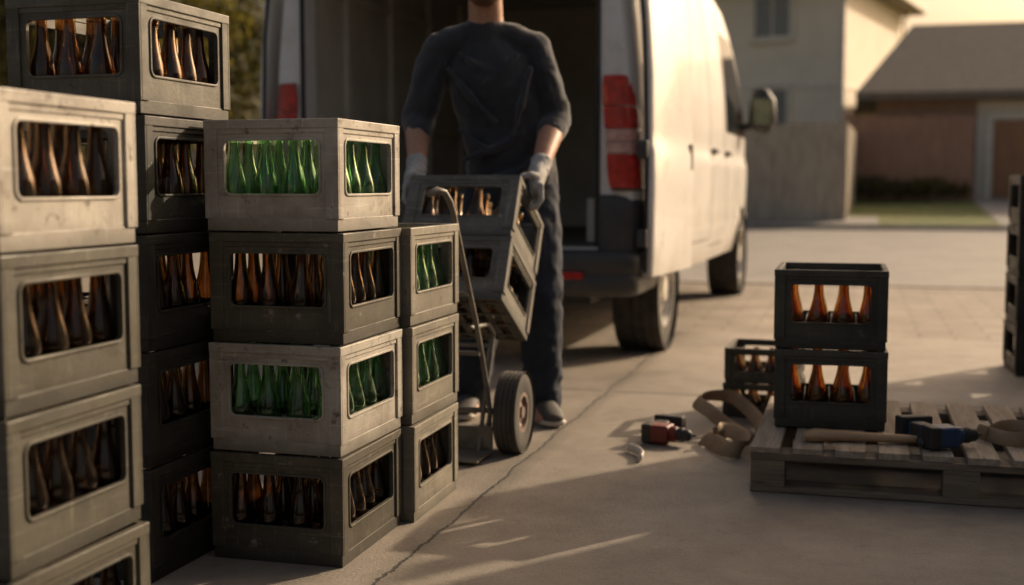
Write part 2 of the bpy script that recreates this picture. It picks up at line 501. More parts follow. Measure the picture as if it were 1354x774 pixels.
# ------------------------------------------------------------------ pallet
M_wood = mat("weathered_wood", (.44, .36, .27), (.28, .225, .165), scale=3, stretch=(14, 1, 14), rough=.85, bump=.6, bscale=20, spots=(.12, .09, .06), spot_scale=9, spot_lo=.56, spot_hi=.7)
M_woodx = mat("weathered_wood_edge", (.25, .195, .14), (.15, .115, .083), scale=3, stretch=(1, 14, 14), rough=.85, bump=.6, bscale=20, spots=(.08, .06, .04), spot_scale=9, spot_lo=.56, spot_hi=.7)
pal = obj("wooden_pallet", None, M=Matrix.Translation((-.285, 3.69, 0)), label="weathered wooden pallet lying on the concrete", category="pallet")
PW, PD = 1.2, .92
mb = MB(); x = 0
while x + .085 <= PW + .001:
    w_ = .086
    mb.box(x, x + w_, random.uniform(-.012, .006), PD + random.uniform(-.01, .01), .1205, .1405 + random.uniform(-.0025, .0025))
    x += w_ + .0371
obj("deck", mb.mesh("deck", [M_wood]), pal, bevel=.002)
mb = MB(); mb.box(0, PW, 0, .1, .100, .120); me = mb.mesh("stringer", [M_woodx])
mb = MB(); mb.box(0, PW, 0, .1, .002, .020); me2 = mb.mesh("bottom_board", [M_woodx])
for y in (0, PD / 2 - .05, PD - .1):
    obj("stringer", me, pal, Matrix.Translation((0, y, 0)), bevel=.002)
    obj("bottom_board", me2, pal, Matrix.Translation((0, y, 0)), bevel=.002)
mb = MB(); mb.box(0, .10, 0, .098, .0205, .0995)
bme = mb.mesh("block", [M_woodx])
for bx in (0.001, PW / 2 - .05, PW - .101):
    for by in (0.001, PD / 2 - .049, PD - .099):
        obj("block", bme, pal, Matrix.Translation((bx, by, 0)), bevel=.002)

# ------------------------------------------------------------------ tools
M_red = mat("dark_red_plastic", (.17, .024, .017), (.11, .015, .012), rough=.5, bump=.1)
M_blue = mat("dark_blue_plastic", (.020, .055, .125), (.014, .033, .08), rough=.5, bump=.1)
M_blk = mat("black_rubber", (.025, .024, .022), (.04, .037, .033), rough=.6, bump=.2)
M_steel = mat("scuffed_steel", (.35, .33, .3), (.2, .18, .16), rough=.35, r2=.6, metal=1, bump=.1)
M_leather = mat("tan_webbing", (.36, .25, .15), (.26, .175, .10), rough=.7, bump=.5, bscale=80)
M_rag = mat("off_white_plastic", (.66, .60, .52), (.55, .5, .43), rough=.6, bump=.2)
M_handle = mat("ash_wood", (.46, .30, .17), (.36, .22, .12), scale=4, stretch=(1, 10, 10), rough=.55, bump=.15)

def drill(M, mcol, acc, label):
    root = obj("cordless_drill", None, M=M, label=label, category="drill")
    b = MB()
    b.box(-.052, .030, -.027, .027, -.030, .034)
    b.tube([(.026, 0, 0), (.052, 0, 0)], [.026, .022], 16, ref=(0, 0, 1), cap=0)
    b.box(-.040, .004, -.021, .021, -.104, -.028, M=Matrix.Rotation(rad(6), 4, 'Y'))
    obj("body", b.mesh("drill_body", [mcol]), root, bevel=.008, seg=3)
    b = MB(); b.box(-.054, -.022, -.0285, .0285, -.020, .036)
    obj("motor_cap", b.mesh("drill_cap", [M_blk]), root, bevel=.006)
    b = MB(); b.box(-.042, .002, -.0225, .0225, -.090, -.045, M=Matrix.Rotation(rad(6), 4, 'Y'))
    obj("grip", b.mesh("drill_grip", [M_blk]), root, bevel=.006)
    c = MB(); c.tube([(.05, 0, 0), (.056, 0, 0), (.068, 0, 0), (.070, 0, 0), (.085, 0, 0), (.094, 0, 0)], [.019, .021, .021, .019, .017, .009], 20, ref=(0, 0, 1), cap=0)
    obj("chuck", c.mesh("drill_chuck", [M_blk], True, 30), root)
    c = MB(); c.cyl((.09, 0, 0), (.106, 0, 0), .003, 10)
    obj("bit", c.mesh("drill_bit", [M_blk], True, 40), root)
    c = MB(); c.box(-.065, .026, -.032, .032, -.120, -.102); c.box(-.060, .022, -.029, .029, -.152, -.1205)
    obj("battery", c.mesh("drill_battery", [acc]), root, bevel=.005)
    c = MB(); c.box(-.004, .012, -.008, .008, -.060, -.028)
    obj("trigger", c.mesh("drill_trigger", [M_blk]), root, bevel=.003)
    return root
def lay(x, y, z, rz, s=1.0):
    return Matrix.Translation((x, y, z + .032 * s)) @ Matrix.Rotation(rad(rz), 4, 'Z') @ Matrix.Rotation(rad(90), 4, 'X') @ Matrix.Scale(s, 4)
drill(lay(-.645, 4.30, .001, -12, 1.2), M_red, M_blk, "dark red and black cordless drill lying on the concrete")
drill(lay(.27, 3.80, .142, 25, 1.15), M_blue, M_blk, "blue and black cordless drill lying on the pallet")
def strap(name, pts, w, label, category="strap", mt=M_leather, ref=(.25, .25, 1), th=.0045):
    P = [V(p) for p in pts]; out = []
    for i in range(len(P) - 1):
        p0 = P[max(i - 1, 0)]; p1 = P[i]; p2 = P[i + 1]; p3 = P[min(i + 2, len(P) - 1)]
        for k in range(8):
            t = k / 8
            out.append(.5 * ((2 * p1) + (p2 - p0) * t + (2 * p0 - 5 * p1 + 4 * p2 - p3) * t * t + (3 * p1 - p0 - 3 * p2 + p3) * t ** 3))
    out.append(P[-1])
    c = out[0].copy()
    b = MB(); b.tube([p - c for p in out], (w / 2, th), 10, ref=ref, cap=1)
    return obj(name, b.mesh(name, [mt], True, 50), M=Matrix.Translation(c), label=label, category=category)
strap("webbing_strap", [(-.33, 4.30, .03), (-.42, 4.42, .05), (-.50, 4.52, .085), (-.56, 4.62, .10), (-.55, 4.76, .10), (-.46, 4.84, .09), (-.40, 4.78, .07),
                        (-.33, 4.62, .04), (-.31, 4.44, .03)], .052, "wide tan webbing strap arched on the concrete", ref=(.7, .1, .8))
strap("webbing_strap", [(-.50, 4.34, .022), (-.45, 4.24, .028), (-.40, 4.14, .028), (-.35, 4.16, .03), (-.36, 4.26, .05), (-.42, 4.34, .055), (-.46, 4.30, .04)], .062, "tan webbing band crumpled beside the drill", ref=(.5, .6, .7))
strap("webbing_strap", [(.40, 3.93, .165), (.45, 4.03, .168), (.52, 4.05, .17), (.57, 3.98, .168), (.53, 3.90, .165), (.46, 3.87, .165), (.38, 3.98, .165)], .046, "tan webbing strap coiled on the pallet")
strap("plastic_offcut", [(-.735, 4.14, .016), (-.70, 4.10, .016), (-.675, 4.04, .016), (-.67, 3.98, .014)], .03, "small curved off-white plastic piece on the concrete", "plastic piece", M_rag, (.4, .3, 1), .008)
root = obj("hammer", None, M=Matrix.Translation((-.12, 3.80, .158)) @ Matrix.Rotation(rad(6), 4, 'Z'), label="hammer with a long pale wooden handle on the pallet", category="hammer")
b = MB(); b.tube([(0, 0, 0), (.02, 0, .002), (.09, 0, .003), (.19, 0, .001), (.29, 0, 0), (.34, 0, 0)], [(.026, .017), (.028, .021), (.021, .017), (.017, .014), (.016, .013), (.013, .010)], 14, ref=(0, 1, 0))
obj("handle", b.mesh("hammer_handle", [M_handle], True), root)
b = MB(); b.tube([(.325, -.055, 0), (.325, -.03, 0), (.325, -.02, 0), (.325, .03, 0), (.325, .075, .0)], [.014, .014, .011, .011, .004], 12, ref=(0, 0, 1))
obj("head", b.mesh("hammer_head", [M_blk], True, 40), root)

# ------------------------------------------------------------------ hand truck
M_frame = mat("worn_grey_paint", (.19, .172, .14), (.115, .10, .08), scale=12, rough=.5, bump=.2, spots=(.2, .1, .05), spot_scale=30, spot_lo=.60, spot_hi=.72)
M_tyre = mat("tyre_rubber", (.04, .037, .033), (.07, .063, .053), scale=12, rough=.85, bump=.4)
M_rimred = mat("dull_hub_paint", (.22, .15, .12), (.16, .125, .105), scale=20, rough=.5, bump=.2, spots=(.3, .07, .04), spot_scale=18)
ht = obj("hand_truck", None, M=Matrix.Translation((-1.30, 4.03, 0)), label="two wheeled hand truck with curved handles and black tyres", category="hand truck")
b = MB()
for sx in (.105, -.15):
    b.tube([(sx, -.08, .03), (sx, -.03, .14), (sx, -.09, .28), (sx, -.18, .45), (sx, -.29, .62), (sx, -.365, .74), (sx, -.42, .83), (sx - .004, -.445, .870), (sx - .014, -.468, .898), (sx - .030, -.488, .905), (sx - .045, -.505, .895)],
           [.009] * 7 + [.010, .011, .012, .012], 12)
for (y, z) in ((-.15, .36), (-.27, .57), (-.37, .74)):
    b.cyl((-.15, y, z), (.105, y, z), .008, 12)
b.cyl((-.19, 0, .14), (.19, 0, .14), .010, 14)
for sx in (.085, -.13):
    b.tube([(sx, -.10, .02), (sx, -.02, .2), (sx, .05, .33), (sx, .08, .40), (sx, .02, .44), (sx, -.19, .45)], .008, 10)
b.cyl((-.13, .06, .36), (.085, .06, .36), .008, 10)
obj("frame", b.mesh("truck_frame", [M_frame], True, 50), ht)
b = MB(); b.box(-.19, .13, -.26, -.075, .012, .02); b.box(-.19, .13, -.085, -.077, .02, .10)
obj("toe_plate", b.mesh("toe_plate", [M_frame]), ht, bevel=.003)
def wheel(parent, x, y, z, R, w, rimr, mt, mr, side=1, name="wheel"):
    g = obj(name, None, parent, Matrix.Translation((x, y, z)) @ Matrix.Rotation(rad(90 * side), 4, 'Y'))
    prof = [(rimr, -w / 2 * .8), (rimr + .01, -w / 2), (R * .8, -w / 2 * 1.02), (R * .94, -w / 2 * .92), (R * .985, -w / 2 * .7)]
    for k in (-.5, -.25, 0, .25, .5):
        prof += [(R, (k - .1) * w), (R, (k + .07) * w), (R * .975, (k + .09) * w), (R * .975, (k + .14) * w)]
    prof = prof[:-2] + [(R * .985, w / 2 * .75), (R * .94, w / 2 * .92), (R * .8, w / 2 * 1.02), (rimr + .01, w / 2), (rimr, w / 2 * .8)]
    t = MB(); t.lathe(prof, 40, closed=True)
    obj("tyre", t.mesh("tyre", [mt], True, 35), g)
    r = MB()
    k = w / 2
    r.lathe([(rimr + .002, -k * .7), (rimr + .008, k * .95), (rimr - .006, k * .97), (rimr - .02 * R / .34, k * .55), (rimr * .72, k * .3), (rimr * .62, k * .55), (rimr * .35, k * .65), (rimr * .33, k * .95), (.001, k * .98)], 40)
    if R > .2:
        for i in range(5):
            a = 2 * math.pi * i / 5
            r.cyl((rimr * .48 * math.cos(a), rimr * .48 * math.sin(a), k * .5), (rimr * .48 * math.cos(a), rimr * .48 * math.sin(a), k * .8), .012, 8)
    obj("rim", r.mesh("rim", [mr], True, 35), g)
    if R > .2:
        for i in range(10):
            h = MB()
            a = 2 * math.pi * (i + .5) / 10
            c = V((rimr * .83 * math.cos(a), rimr * .83 * math.sin(a), k * .47))
            h.cyl(c - V((0, 0, .02)), c + V((0, 0, .006)), .02, 10)
            obj("vent", h.mesh("vent", [M_blk]), g)
    return g
wheel(ht, .185, 0, .14, .14, .065, .062, M_tyre, M_rimred)
wheel(ht, -.225, 0, .14, .14, .065, .062, M_tyre, M_rimred, -1)

# ------------------------------------------------------------------ van
M_paint = mat("white_van_paint", (.77, .755, .73), (.71, .69, .665), scale=1.2, rough=.26, r2=.38, bump=.03, bscale=2.2, coat=.4, lowdirt=((.34, .30, .25), .28, .85), bdist=.012,
              spots=(.58, .55, .50), spot_scale=5, spot_lo=.52, spot_hi=.8)
M_plast = mat("black_bumper_plastic", (.045, .045, .045), (.07, .066, .062), scale=6, rough=.5, r2=.68, bump=.2, bscale=150)
M_glass = mat("dark_window_glass", (.02, .025, .028), (.03, .035, .035), rough=.06, bump=0)
M_int = mat("cargo_lining", (.60, .55, .46), (.48, .44, .365), scale=3, rough=.7, bump=.1)
M_floor = mat("cargo_floor", (.08, .074, .065), (.12, .11, .095), scale=6, rough=.7, bump=.3)
M_seam = mat("panel_seam", (.05, .045, .04), rough=.8, bump=0)
M_lred = mat("red_lens", (.60, .02, .012), (.32, .010, .007), scale=26, rough=.12, bump=.5, bscale=120, coat=1.0)
M_lclr = mat("clear_lens", (.66, .42, .37), (.50, .24, .20), scale=26, rough=.10, bump=.4, bscale=120, coat=1.0)
M_rimst = mat("silver_wheel_paint", (.60, .575, .53), (.42, .395, .35), scale=14, rough=.42, metal=.4, bump=.1)
M_chrome = mat("mirror_glass", (.10, .115, .095), (.06, .075, .06), rough=.10, metal=1, bump=0)
van = obj("delivery_van", None, M=Matrix.Translation((-2.0, 5.93, 0)) @ Matrix.Rotation(rad(-1.3), 4, 'Z'),
          label="white delivery van parked with its rear doors open", category="van")
def interp(tab, v):
    if v <= tab[0][0]: return tab[0][1]
    for (a, b), (c, d) in zip(tab, tab[1:]):
        if v <= c:
            t = (v - a) / (c - a)
            return b + (d - b) * t
    return tab[-1][1]
ZT = [(0, 2.34), (.1, 2.38), (.5, 2.43), (3.5, 2.44), (3.9, 2.39), (4.15, 2.27), (4.4, 2.05), (4.95, 1.48), (5.1, 1.34), (5.25, 1.27), (5.45, 1.18), (5.58, 1.05), (5.66, .85)]
SW = [(.33, .93), (.5, .965), (.60, .976), (.63, .990), (.67, .992), (.70, .981), (.80, .988), (.95, .994), (1.08, .993), (1.14, .971), (1.18, .969), (1.3, .974), (1.5, .965), (1.7, .947), (1.9, .925), (2.05, .905), (2.2, .88), (2.3, .855), (2.4, .82)]
NR = [(0, .970), (.03, .985), (.07, .994), (.12, 1), (4.5, 1), (4.8, .99), (5.0, .975), (5.3, .94), (5.5, .89), (5.6, .83), (5.66, .76)]
AX = (.92, 4.60)
def sill(y):
    z = .40
    for a in AX:
        d = abs(y - a)
        if d < .41: z = max(z, .34 + math.sqrt(.41 ** 2 - d * d))
    return z
NS, NRF = 44, 10
def section(y):
    zt = interp(ZT, y); zs = sill(y); zc = max(zt - .17, zs + .05); k = interp(NR, y)
    pts = []
    for i in range(NS + 1):
        z = zs + (zc - zs) * i / NS
        pts.append((interp(SW, z) * k, z))
    w = pts[-1][0]
    for i in range(1, NRF + 1):
        a = math.pi / 2 * i / NRF
        pts.append((w * max(math.cos(a), 0) ** .5 if i < NRF else 0, zc + (zt - zc) * math.sin(a) ** .85))
    return pts
ys = sorted(set([round(i * .07, 3) for i in range(81)] + [.03, .12] + [round(a + s * d, 3) for a in AX for s in (-1, 1) for d in (.41, .4, .385, .36, .32)] + [5.66, 5.63]))
ys = [y for y in ys if y <= 5.66]
mb = MB(); vs = []
for y in ys:
    p = section(y)
    full = [(x, z) for x, z in p] + [(-x, z) for x, z in reversed(p[:-1])]
    n = len(full); vs += [(x, y, z) for x, z in full]
fs = []
for i in range(len(ys) - 1):
    for j in range(n - 1): fs.append((i * n + j, (i + 1) * n + j, (i + 1) * n + j + 1, i * n + j + 1))
fs.append(tuple((len(ys) - 1) * n + j for j in range(n)))
mb.add(vs, fs)
obj("body", mb.mesh("van_shell", [M_paint], True, 50), van)
mb = MB(); p0 = section(0); full = [(x, z) for x, z in p0] + [(-x, z) for x, z in reversed(p0[:-1])]
inn = [(max(-.79, min(.79, x)), max(.62, min(2.2, z))) for x, z in full]
vs = [(x, 0, z) for x, z in full] + [(x, -.016, z) for x, z in [(a * .90 + c * .10, b * .90 + d * .10) for (a, b), (c, d) in zip(full, inn)]] + \
     [(x, -.022, z) for x, z in [(a * .3 + c * .7, b * .3 + d * .7) for (a, b), (c, d) in zip(full, inn)]] + [(x, -.012, z) for x, z in inn] + [(x, .14, z) for x, z in inn]
fs = []
for s in range(4):
    for j in range(n - 1): fs.append((s * n + j, s * n + j + 1, (s + 1) * n + j + 1, (s + 1) * n + j))
mb.add(vs, fs)
mb.box(-.94, .94, .0, .1, .40, .615)
obj("rear_frame", mb.mesh("rear_frame", [M_paint], True, 45), van)
b = MB()
b.tube([(-.787, -.02, .64), (-.787, -.02, 2.16), (-.74, -.02, 2.205), (.74, -.02, 2.205), (.787, -.02, 2.16), (.787, -.02, .64)], .013, 10, ref=(0, 1, 0))
obj("door_seal", b.mesh("door_seal", [M_blk], True, 60), van)
mb = MB()
x0, x1, y0, y1, z0, z1 = -.80, .80, .12, 3.1, .612, 2.23
mb.add([(x0, y0, z0), (x1, y0, z0), (x1, y1, z0), (x0, y1, z0)], [(0, 1, 2, 3)], 1)
mb.add([(x0, y0, z0), (x0, y1, z0), (x0, y1, z1), (x0, y0, z1)], [(0, 1, 2, 3)])
mb.add([(x1, y0, z0), (x1, y1, z0), (x1, y1, z1), (x1, y0, z1)], [(0, 1, 2, 3)])
mb.add([(x0, y1, z0), (x1, y1, z0), (x1, y1, z1), (x0, y1, z1)], [(0, 1, 2, 3)])
mb.add([(x0, y0, z1), (x1, y0, z1), (x1, y1, z1), (x0, y1, z1)], [(0, 1, 2, 3)])
for s in (-1, 1):
    for y in (.5, 1.15, 1.8, 2.45):
        a, b_ = sorted((s * .799, s * .765)); mb.box(a, b_, y, y + .07, .63, 2.2)
    for z in (1.25, 1.95):
        a, b_ = sorted((s * .799, s * .775)); mb.box(a, b_, .2, 3.05, z, z + .05)
    a, b_ = sorted((s * .799, s * .60)); mb.box(a, b_, .55, 1.3, .615, .85)
obj("cargo_bay", mb.mesh("cargo_bay", [M_int, M_floor]), van, bevel=.006)
mb = MB(); mb.box(-.72, .72, .15, 5.4, .32, .60); mb.box(-.90, .90, 1.36, 4.16, .405, .6); mb.box(-.9, .9, .05, .48, .405, .6)
for a in AX:
    for s in (-1, 1):
        q = sorted((s * .66, s * .70)); mb.box(q[0], q[1], a - .45, a + .45, .35, .9)
        pts = [(a + .425 * math.cos(t), .34 + .425 * math.sin(t)) for t in [math.pi * i / 14 for i in range(15)]]
        vv = []
        for (yy, zz) in pts: vv += [(s * .68, yy, zz), (s * .955, yy, zz)]
        mb.add(vv, [(2 * i, 2 * i + 1, 2 * i + 3, 2 * i + 2) for i in range(14)])
obj("underbody", mb.mesh("underbody", [M_plast]), van)
mb = MB()
def plan(off, zz=0):
    pts = []
    for k in range(25):
        t = -1 + 2 * k / 24
        a = t * math.pi / 2
        sx_ = 1 if t >= 0 else -1
        x = 1.004 * abs(math.sin(a)) ** .32 * sx_ if abs(t) > 1e-6 else 0
        y = .02 - .145 * abs(math.cos(a)) ** .55
        pts.append((x * (1 + off), y - off * 1.5))
    return [(-1.0 * (1 + off), .50), (-1.004 * (1 + off), .2)] + pts + [(1.004 * (1 + off), .2), (1.0 * (1 + off), .50)]
lv = [(.375, -.045), (.385, -.02), (.42, -.002), (.47, .0), (.48, -.006), (.50, -.006), (.51, .0), (.565, .001), (.59, -.008), (.602, -.03)]
vs = []
for z, o_ in lv: vs += [(x, y, z) for x, y in plan(o_)]
k = len(plan(0)); fs = [(i * k + j, i * k + j + 1, (i + 1) * k + j + 1, (i + 1) * k + j) for i in range(len(lv) - 1) for j in range(k - 1)]
o_ = len(vs); vs += [(x * .92, max(y, 0.001), .603) for x, y in plan(0)]
fs += [((len(lv) - 1) * k + j, (len(lv) - 1) * k + j + 1, o_ + j + 1, o_ + j) for j in range(k - 1)]
mb.add(vs, fs)
for s in (-1, 1):
    base_ = [(s * 1.0, .50), (s * 1.006, .2), (s * 1.0, .06), (s * .985, .01), (s * .955, -.035), (s * .91, -.058), (s * .86, -.066), (s * .825, -.060), (s * .797, -.03)]
    vs = []; m_ = len(base_)
    lz = ((.595, 0), (.70, 0), (.80, -.002), (.84, -.008), (.862, -.02), (.874, -.04))
    for z, q in lz: vs += [(x * (1 + q), y + (-q * .9 if y < .1 else 0), z + (.03 if y > .1 and z > .84 else 0)) for x, y in base_]
    fs = [(i * m_ + j, i * m_ + j + 1, (i + 1) * m_ + j + 1, (i + 1) * m_ + j) for i in range(len(lz) - 1) for j in range(m_ - 1)]
    fs += [tuple(i * m_ + m_ - 1 for i in range(len(lz)))]
    mb.add(vs, fs)
    a, b_ = sorted((s * .82, s * .799)); mb.box(a, b_, -.028, .0, .60, .860)
obj("bumper", mb.mesh("bumper", [M_plast], True, 50), van)
for s in (-1, 1):
    mb = MB(); a, b_ = sorted((s * .62, s * .74)); mb.box(a, b_, -.128, -.108, .465, .50)
    obj("reflector", mb.mesh("reflector", [M_lred]), van, bevel=.004)
    g = obj("tail_light", None, van)
    def cluster(za, zb, mt, nm, grow=0.0):
        mb = MB(); vs = []; N_ = 10; R_ = 8
        rowsz = [za + (zb - za) * i / R_ for i in range(R_ + 1)]
        for z in rowsz:
            u = max(0.0, (z - .895) / .56)
            sh = .042 * u ** 1.4
            iw = .845 + .018 * max(0, (u - .75) / .25) ** 2 + .018 * max(0, (.15 - u) / .15) ** 2
            for j in range(N_ + 1):
                t = j / N_
                a_ = t * math.pi / 2
                x = iw + (.996 + grow - iw) * max(0.0, math.sin(a_)) ** .75
                y = .12 - (.165 + grow) * max(0.0, math.cos(a_)) ** .55
                vs.append((s * (x - sh), y, z))
            vs.append((s * (.96 - sh), .13, z)); vs.append((s * (iw - sh), .0, z))
        c_ = N_ + 3
        fs = [(i * c_ + j, i * c_ + (j + 1) % c_, (i + 1) * c_ + (j + 1) % c_, (i + 1) * c_ + j) for i in range(R_) for j in range(c_)]
        fs += [tuple(range(c_)), tuple(R_ * c_ + j for j in range(c_))]
        mb.add(vs, fs)
        obj(nm, mb.mesh(nm, [mt], True, 50), g, bevel=.004)
    cluster(.905, 1.070, M_lred, "lens"); cluster(1.074, 1.128, M_lclr, "lens"); cluster(1.132, 1.190, M_lclr, "lens"); cluster(1.194, 1.300, M_lred, "lens"); cluster(1.304, 1.45, M_lred, "lens")
    cluster(.893, .903, M_plast, "housing", .002)
for s in (-1, 1):
    g = obj("rear_door", None, van, Matrix.Translation((s * 1.012, .0, 0)) @ Matrix.Rotation(rad(-s * 5.5), 4, 'Z'))
    hw = .82
    zz = [(.475, 0), (.60, .004), (.9, .010), (1.08, .009), (1.12, -.002), (1.2, -.001), (1.45, -.004), (1.7, -.02), (1.9, -.036), (2.05, -.05), (2.18, -.068), (2.24, -.085)]
    yy_ = [0, .012, .05, .4, .76, .805, hw]
    mb = MB(); vs = []
    for z, q in zz:
        for jj, y in enumerate(yy_):
            bul = .045 if 1 < jj < 5 else (.040 if jj in (1, 5) else .028)
            vs.append((s * (q + bul), y, z))
        for y in reversed(yy_): vs.append((s * q, y, z))
    c_ = 14; fs = []
    for i in range(len(zz) - 1):
        for j in range(c_): fs.append((i * c_ + j, i * c_ + (j + 1) % c_, (i + 1) * c_ + (j + 1) % c_, (i + 1) * c_ + j))
    fs += [tuple(range(c_)), tuple((len(zz) - 1) * c_ + j for j in range(c_))]
    mb.add(vs, fs)
    obj("panel", mb.mesh("door_panel", [M_paint], True, 50), g)
    b = MB(); b.tube([(s * .014, -.004, .50), (s * .018, -.004, 1.1), (s * .0, -.004, 1.7), (s * -.055, -.004, 2.2)], .010, 8)
    obj("seal", b.mesh("edge_seal", [M_blk], True), g)
    for z in (.62, 1.05, 1.9):
        mb = MB(); q = sorted((s * -.025, s * .028)); mb.box(q[0], q[1], -.034, .02, z, z + .085)
        obj("hinge", mb.mesh("hinge", [M_plast]), g, bevel=.006)
    mb = MB()
    q = sorted((s * .046, s * .056)); mb.box(q[0], q[1], hw - .11, hw - .06, 1.0, 1.14)
    obj("latch", mb.mesh("latch", [M_plast]), g, bevel=.003)
def patch(yz, s=1, off=.004):
    r = len(yz); c = len(yz[0]); vs = []
    for row in yz:
        for (y, z) in row: vs.append((s * (interp(SW, z) * interp(NR, y) + off), y, z))
    fs = [(i * c + j, i * c + j + 1, (i + 1) * c + j + 1, (i + 1) * c + j) for i in range(r - 1) for j in range(c - 1)]
    b = MB(); b.add(vs, fs); return b
for s in (-1, 1):
    rows_ = []
    for i in range(13):
        y = 3.50 + 1.30 * i / 12
        zt = min(2.06, interp(ZT, y) - .17 - .06)
        rows_.append([(y, 1.32 + (max(zt, 1.34) - 1.32) * k / 8) for k in range(9)])
    obj("side_window", patch(rows_, s).mesh("side_window", [M_glass], True), van)
    def seam(y0_, y1_, z0_, z1_):
        nn = 30
        q = patch([[(y0_ + (y1_ - y0_) * i, z0_ + (z1_ - z0_) * k / nn) for k in range(nn + 1)] for i in (0, 1)], s, .0035)
        obj("panel_seam", q.mesh("panel_seam", [M_seam], True), van)
    seam(1.42, 1.434, .78, 2.22); seam(2.62, 2.636, .55, 2.22); seam(3.38, 3.396, .55, 2.22)
    seam(4.72, 4.732, .85, 1.32); seam(1.42, 2.62, .55, .557); seam(2.62, 3.38, .50, .507); seam(.2, 1.42, 1.262, 1.280)
    for y in (2.72, 3.47):
        b = MB(); b.box(*sorted((s * .97, s * 1.006)), y, y + .17, 1.14, 1.175)
        obj("door_handle", b.mesh("door_handle", [M_plast]), van, bevel=.008)
    g = obj("wing_mirror", None, van)
    b = MB(); b.tube([(s * .96, 4.66, 1.40), (s * 1.04, 4.64, 1.42), (s * 1.10, 4.62, 1.43)], [(.035, .035)] * 3, 12, ref=(0, 0, 1))
    b.tube([(s * 1.135, 4.60, 1.40), (s * 1.135, 4.60, 1.45), (s * 1.13, 4.60, 1.62), (s * 1.12, 4.60, 1.67)], [(.085, .06), (.115, .08), (.11, .08), (.08, .06)], 22)
    obj("housing", b.mesh("mirror_housing", [M_plast], True, 60), g)
    b = MB(); b.box(*sorted((s * 1.05, s * 1.215)), 4.512, 4.522, 1.42, 1.64)
    obj("glass", b.mesh("mirror_pane", [M_chrome]), g, bevel=.004)
    b = MB(); b.box(*sorted((s * .55, s * .82)), 5.40, 5.60, .90, 1.06)
    obj("headlight", b.mesh("headlight", [M_lclr]), van, bevel=.03)
b = MB(); vs = []
yy = [4.14 + .9 * i / 14 for i in range(15)]
for y in yy:
    p = section(y); pr = [(x, z) for x, z in p[NS + 3:]]; fl = pr + [(-x, z) for x, z in reversed(pr[:-1])]
    vs += [(x, y + .006, z + .007) for x, z in fl]
c = len(fl); b.add(vs, [(i * c + j, i * c + j + 1, (i + 1) * c + j + 1, (i + 1) * c + j) for i in range(14) for j in range(c - 1)])
obj("windscreen", b.mesh("windscreen", [M_glass], True), van)
b = MB(); b.box(-.5, .5, 5.5, 5.675, .62, .84)
obj("grille", b.mesh("grille", [M_plast]), van, bevel=.02)
for a in AX:
    wheel(van, .865, a, .345, .345, .215, .21, M_tyre, M_rimst, 1)
    wheel(van, -.865, a, .345, .345, .215, .21, M_tyre, M_rimst, -1)

# ------------------------------------------------------------------ person
M_skin = mat("skin", (.46, .25, .16), (.38, .19, .12), scale=30, rough=.5, bump=.2, bscale=200)
M_shirt = mat("charcoal_knit", (.040, .042, .049), (.026, .028, .035), scale=9, rough=.95, bump=.5, bscale=220, sheen=.3)
M_jean = mat("dark_denim", (.026, .034, .052), (.016, .022, .035), scale=12, rough=.9, bump=.5, bscale=260)
M_glove = mat("pale_grey_work_glove", (.46, .45, .43), (.33, .32, .305), scale=25, rough=.9, bump=.5, bscale=220)
M_shoe = mat("dark_shoe", (.06, .056, .052), (.09, .083, .075), rough=.7, bump=.2)
M_sole = mat("pale_sole", (.6, .55, .48), (.48, .44, .38), rough=.7, bump=.2)
M_hair = mat("brown_hair", (.06, .03, .015), (.035, .018, .01), scale=40, stretch=(1, 1, .2), rough=.6, bump=.8, bscale=120)
PM = Matrix.Translation((-1.382, 4.649, 0)) @ Matrix.Rotation(rad(15.6), 4, 'Z')
ankR, ankL = V((.205, -.08, .09)), V((-.085, .06, .09))
kneR, kneL = V((.196, -.11, .50)), V((-.035, -.02, .50))
hipR, hipL = V((.165, .03, .90)), V((-.01, .03, .90))
shR, shL = V((.164, -.065, 1.452)), V((-.200, -.065, 1.445))
elR, elL = V((.250, -.03, 1.180)), V((-.284, -.03, 1.175))
wrR, wrL = V((.184, -.275, .985)), V((-.276, -.235, .985))
b = MB()
b.tube([(.08, .04, .86), (.08, .04, .98), (.05, .02, 1.12), (.01, -.01, 1.28), (-.012, -.04, 1.40), (-.018, -.05, 1.45)],
       [(.155, .105), (.15, .105), (.145, .10), (.15, .11), (.145, .10), (.10, .075)], 20)
b.tube([(-.018, -.058, 1.43), (-.019, -.068, 1.50), (-.020, -.082, 1.56), (-.022, -.105, 1.66)], [(.090, .072), (.074, .066), (.067, .062), (.065, .062)], 18)
hc = V((-.024, -.135, 1.722))
b.ell(hc, (.077, .098, .108))
b.ell(hc + V((0, -.035, -.07)), (.062, .06, .060))
b.ell(hc + V((0, -.075, -.098)), (.036, .024, .022))
b.tube([hc + V((0, -.092, .015)), hc + V((0, -.112, -.02)), hc + V((0, -.118, -.032))], [.009, .013, .015], 10)
b.ell(hc + V((0, -.092, -.062)), (.026, .012, .006)); b.ell(hc + V((0, -.091, -.075)), (.022, .012, .007))
for s in (-1, 1):
    b.ell(hc + V((s * .078, .008, -.01)), (.009, .02, .032))
    b.ell(hc + V((s * .032, -.088, .022)), (.026, .014, .008))
    b.tube([hc + V((s * .054, .01, -.06)), V((-.019 + s * .018, -.122, 1.50))], [.014, .011], 10)
for sh, el, wr in ((shR, elR, wrR), (shL, elL, wrL)):
    mid = el.lerp(wr, .3)
    b.tube([sh, sh.lerp(el, .5), el, mid, el.lerp(wr, .75), wr], [.055, .048, .046, .050, .039, .031], 16)
    d = (wr - el).normalized()
    b.tube([wr, wr + d * .05 + V((0, 0, -.02))], [(.028, .022), (.032, .015)], 12)
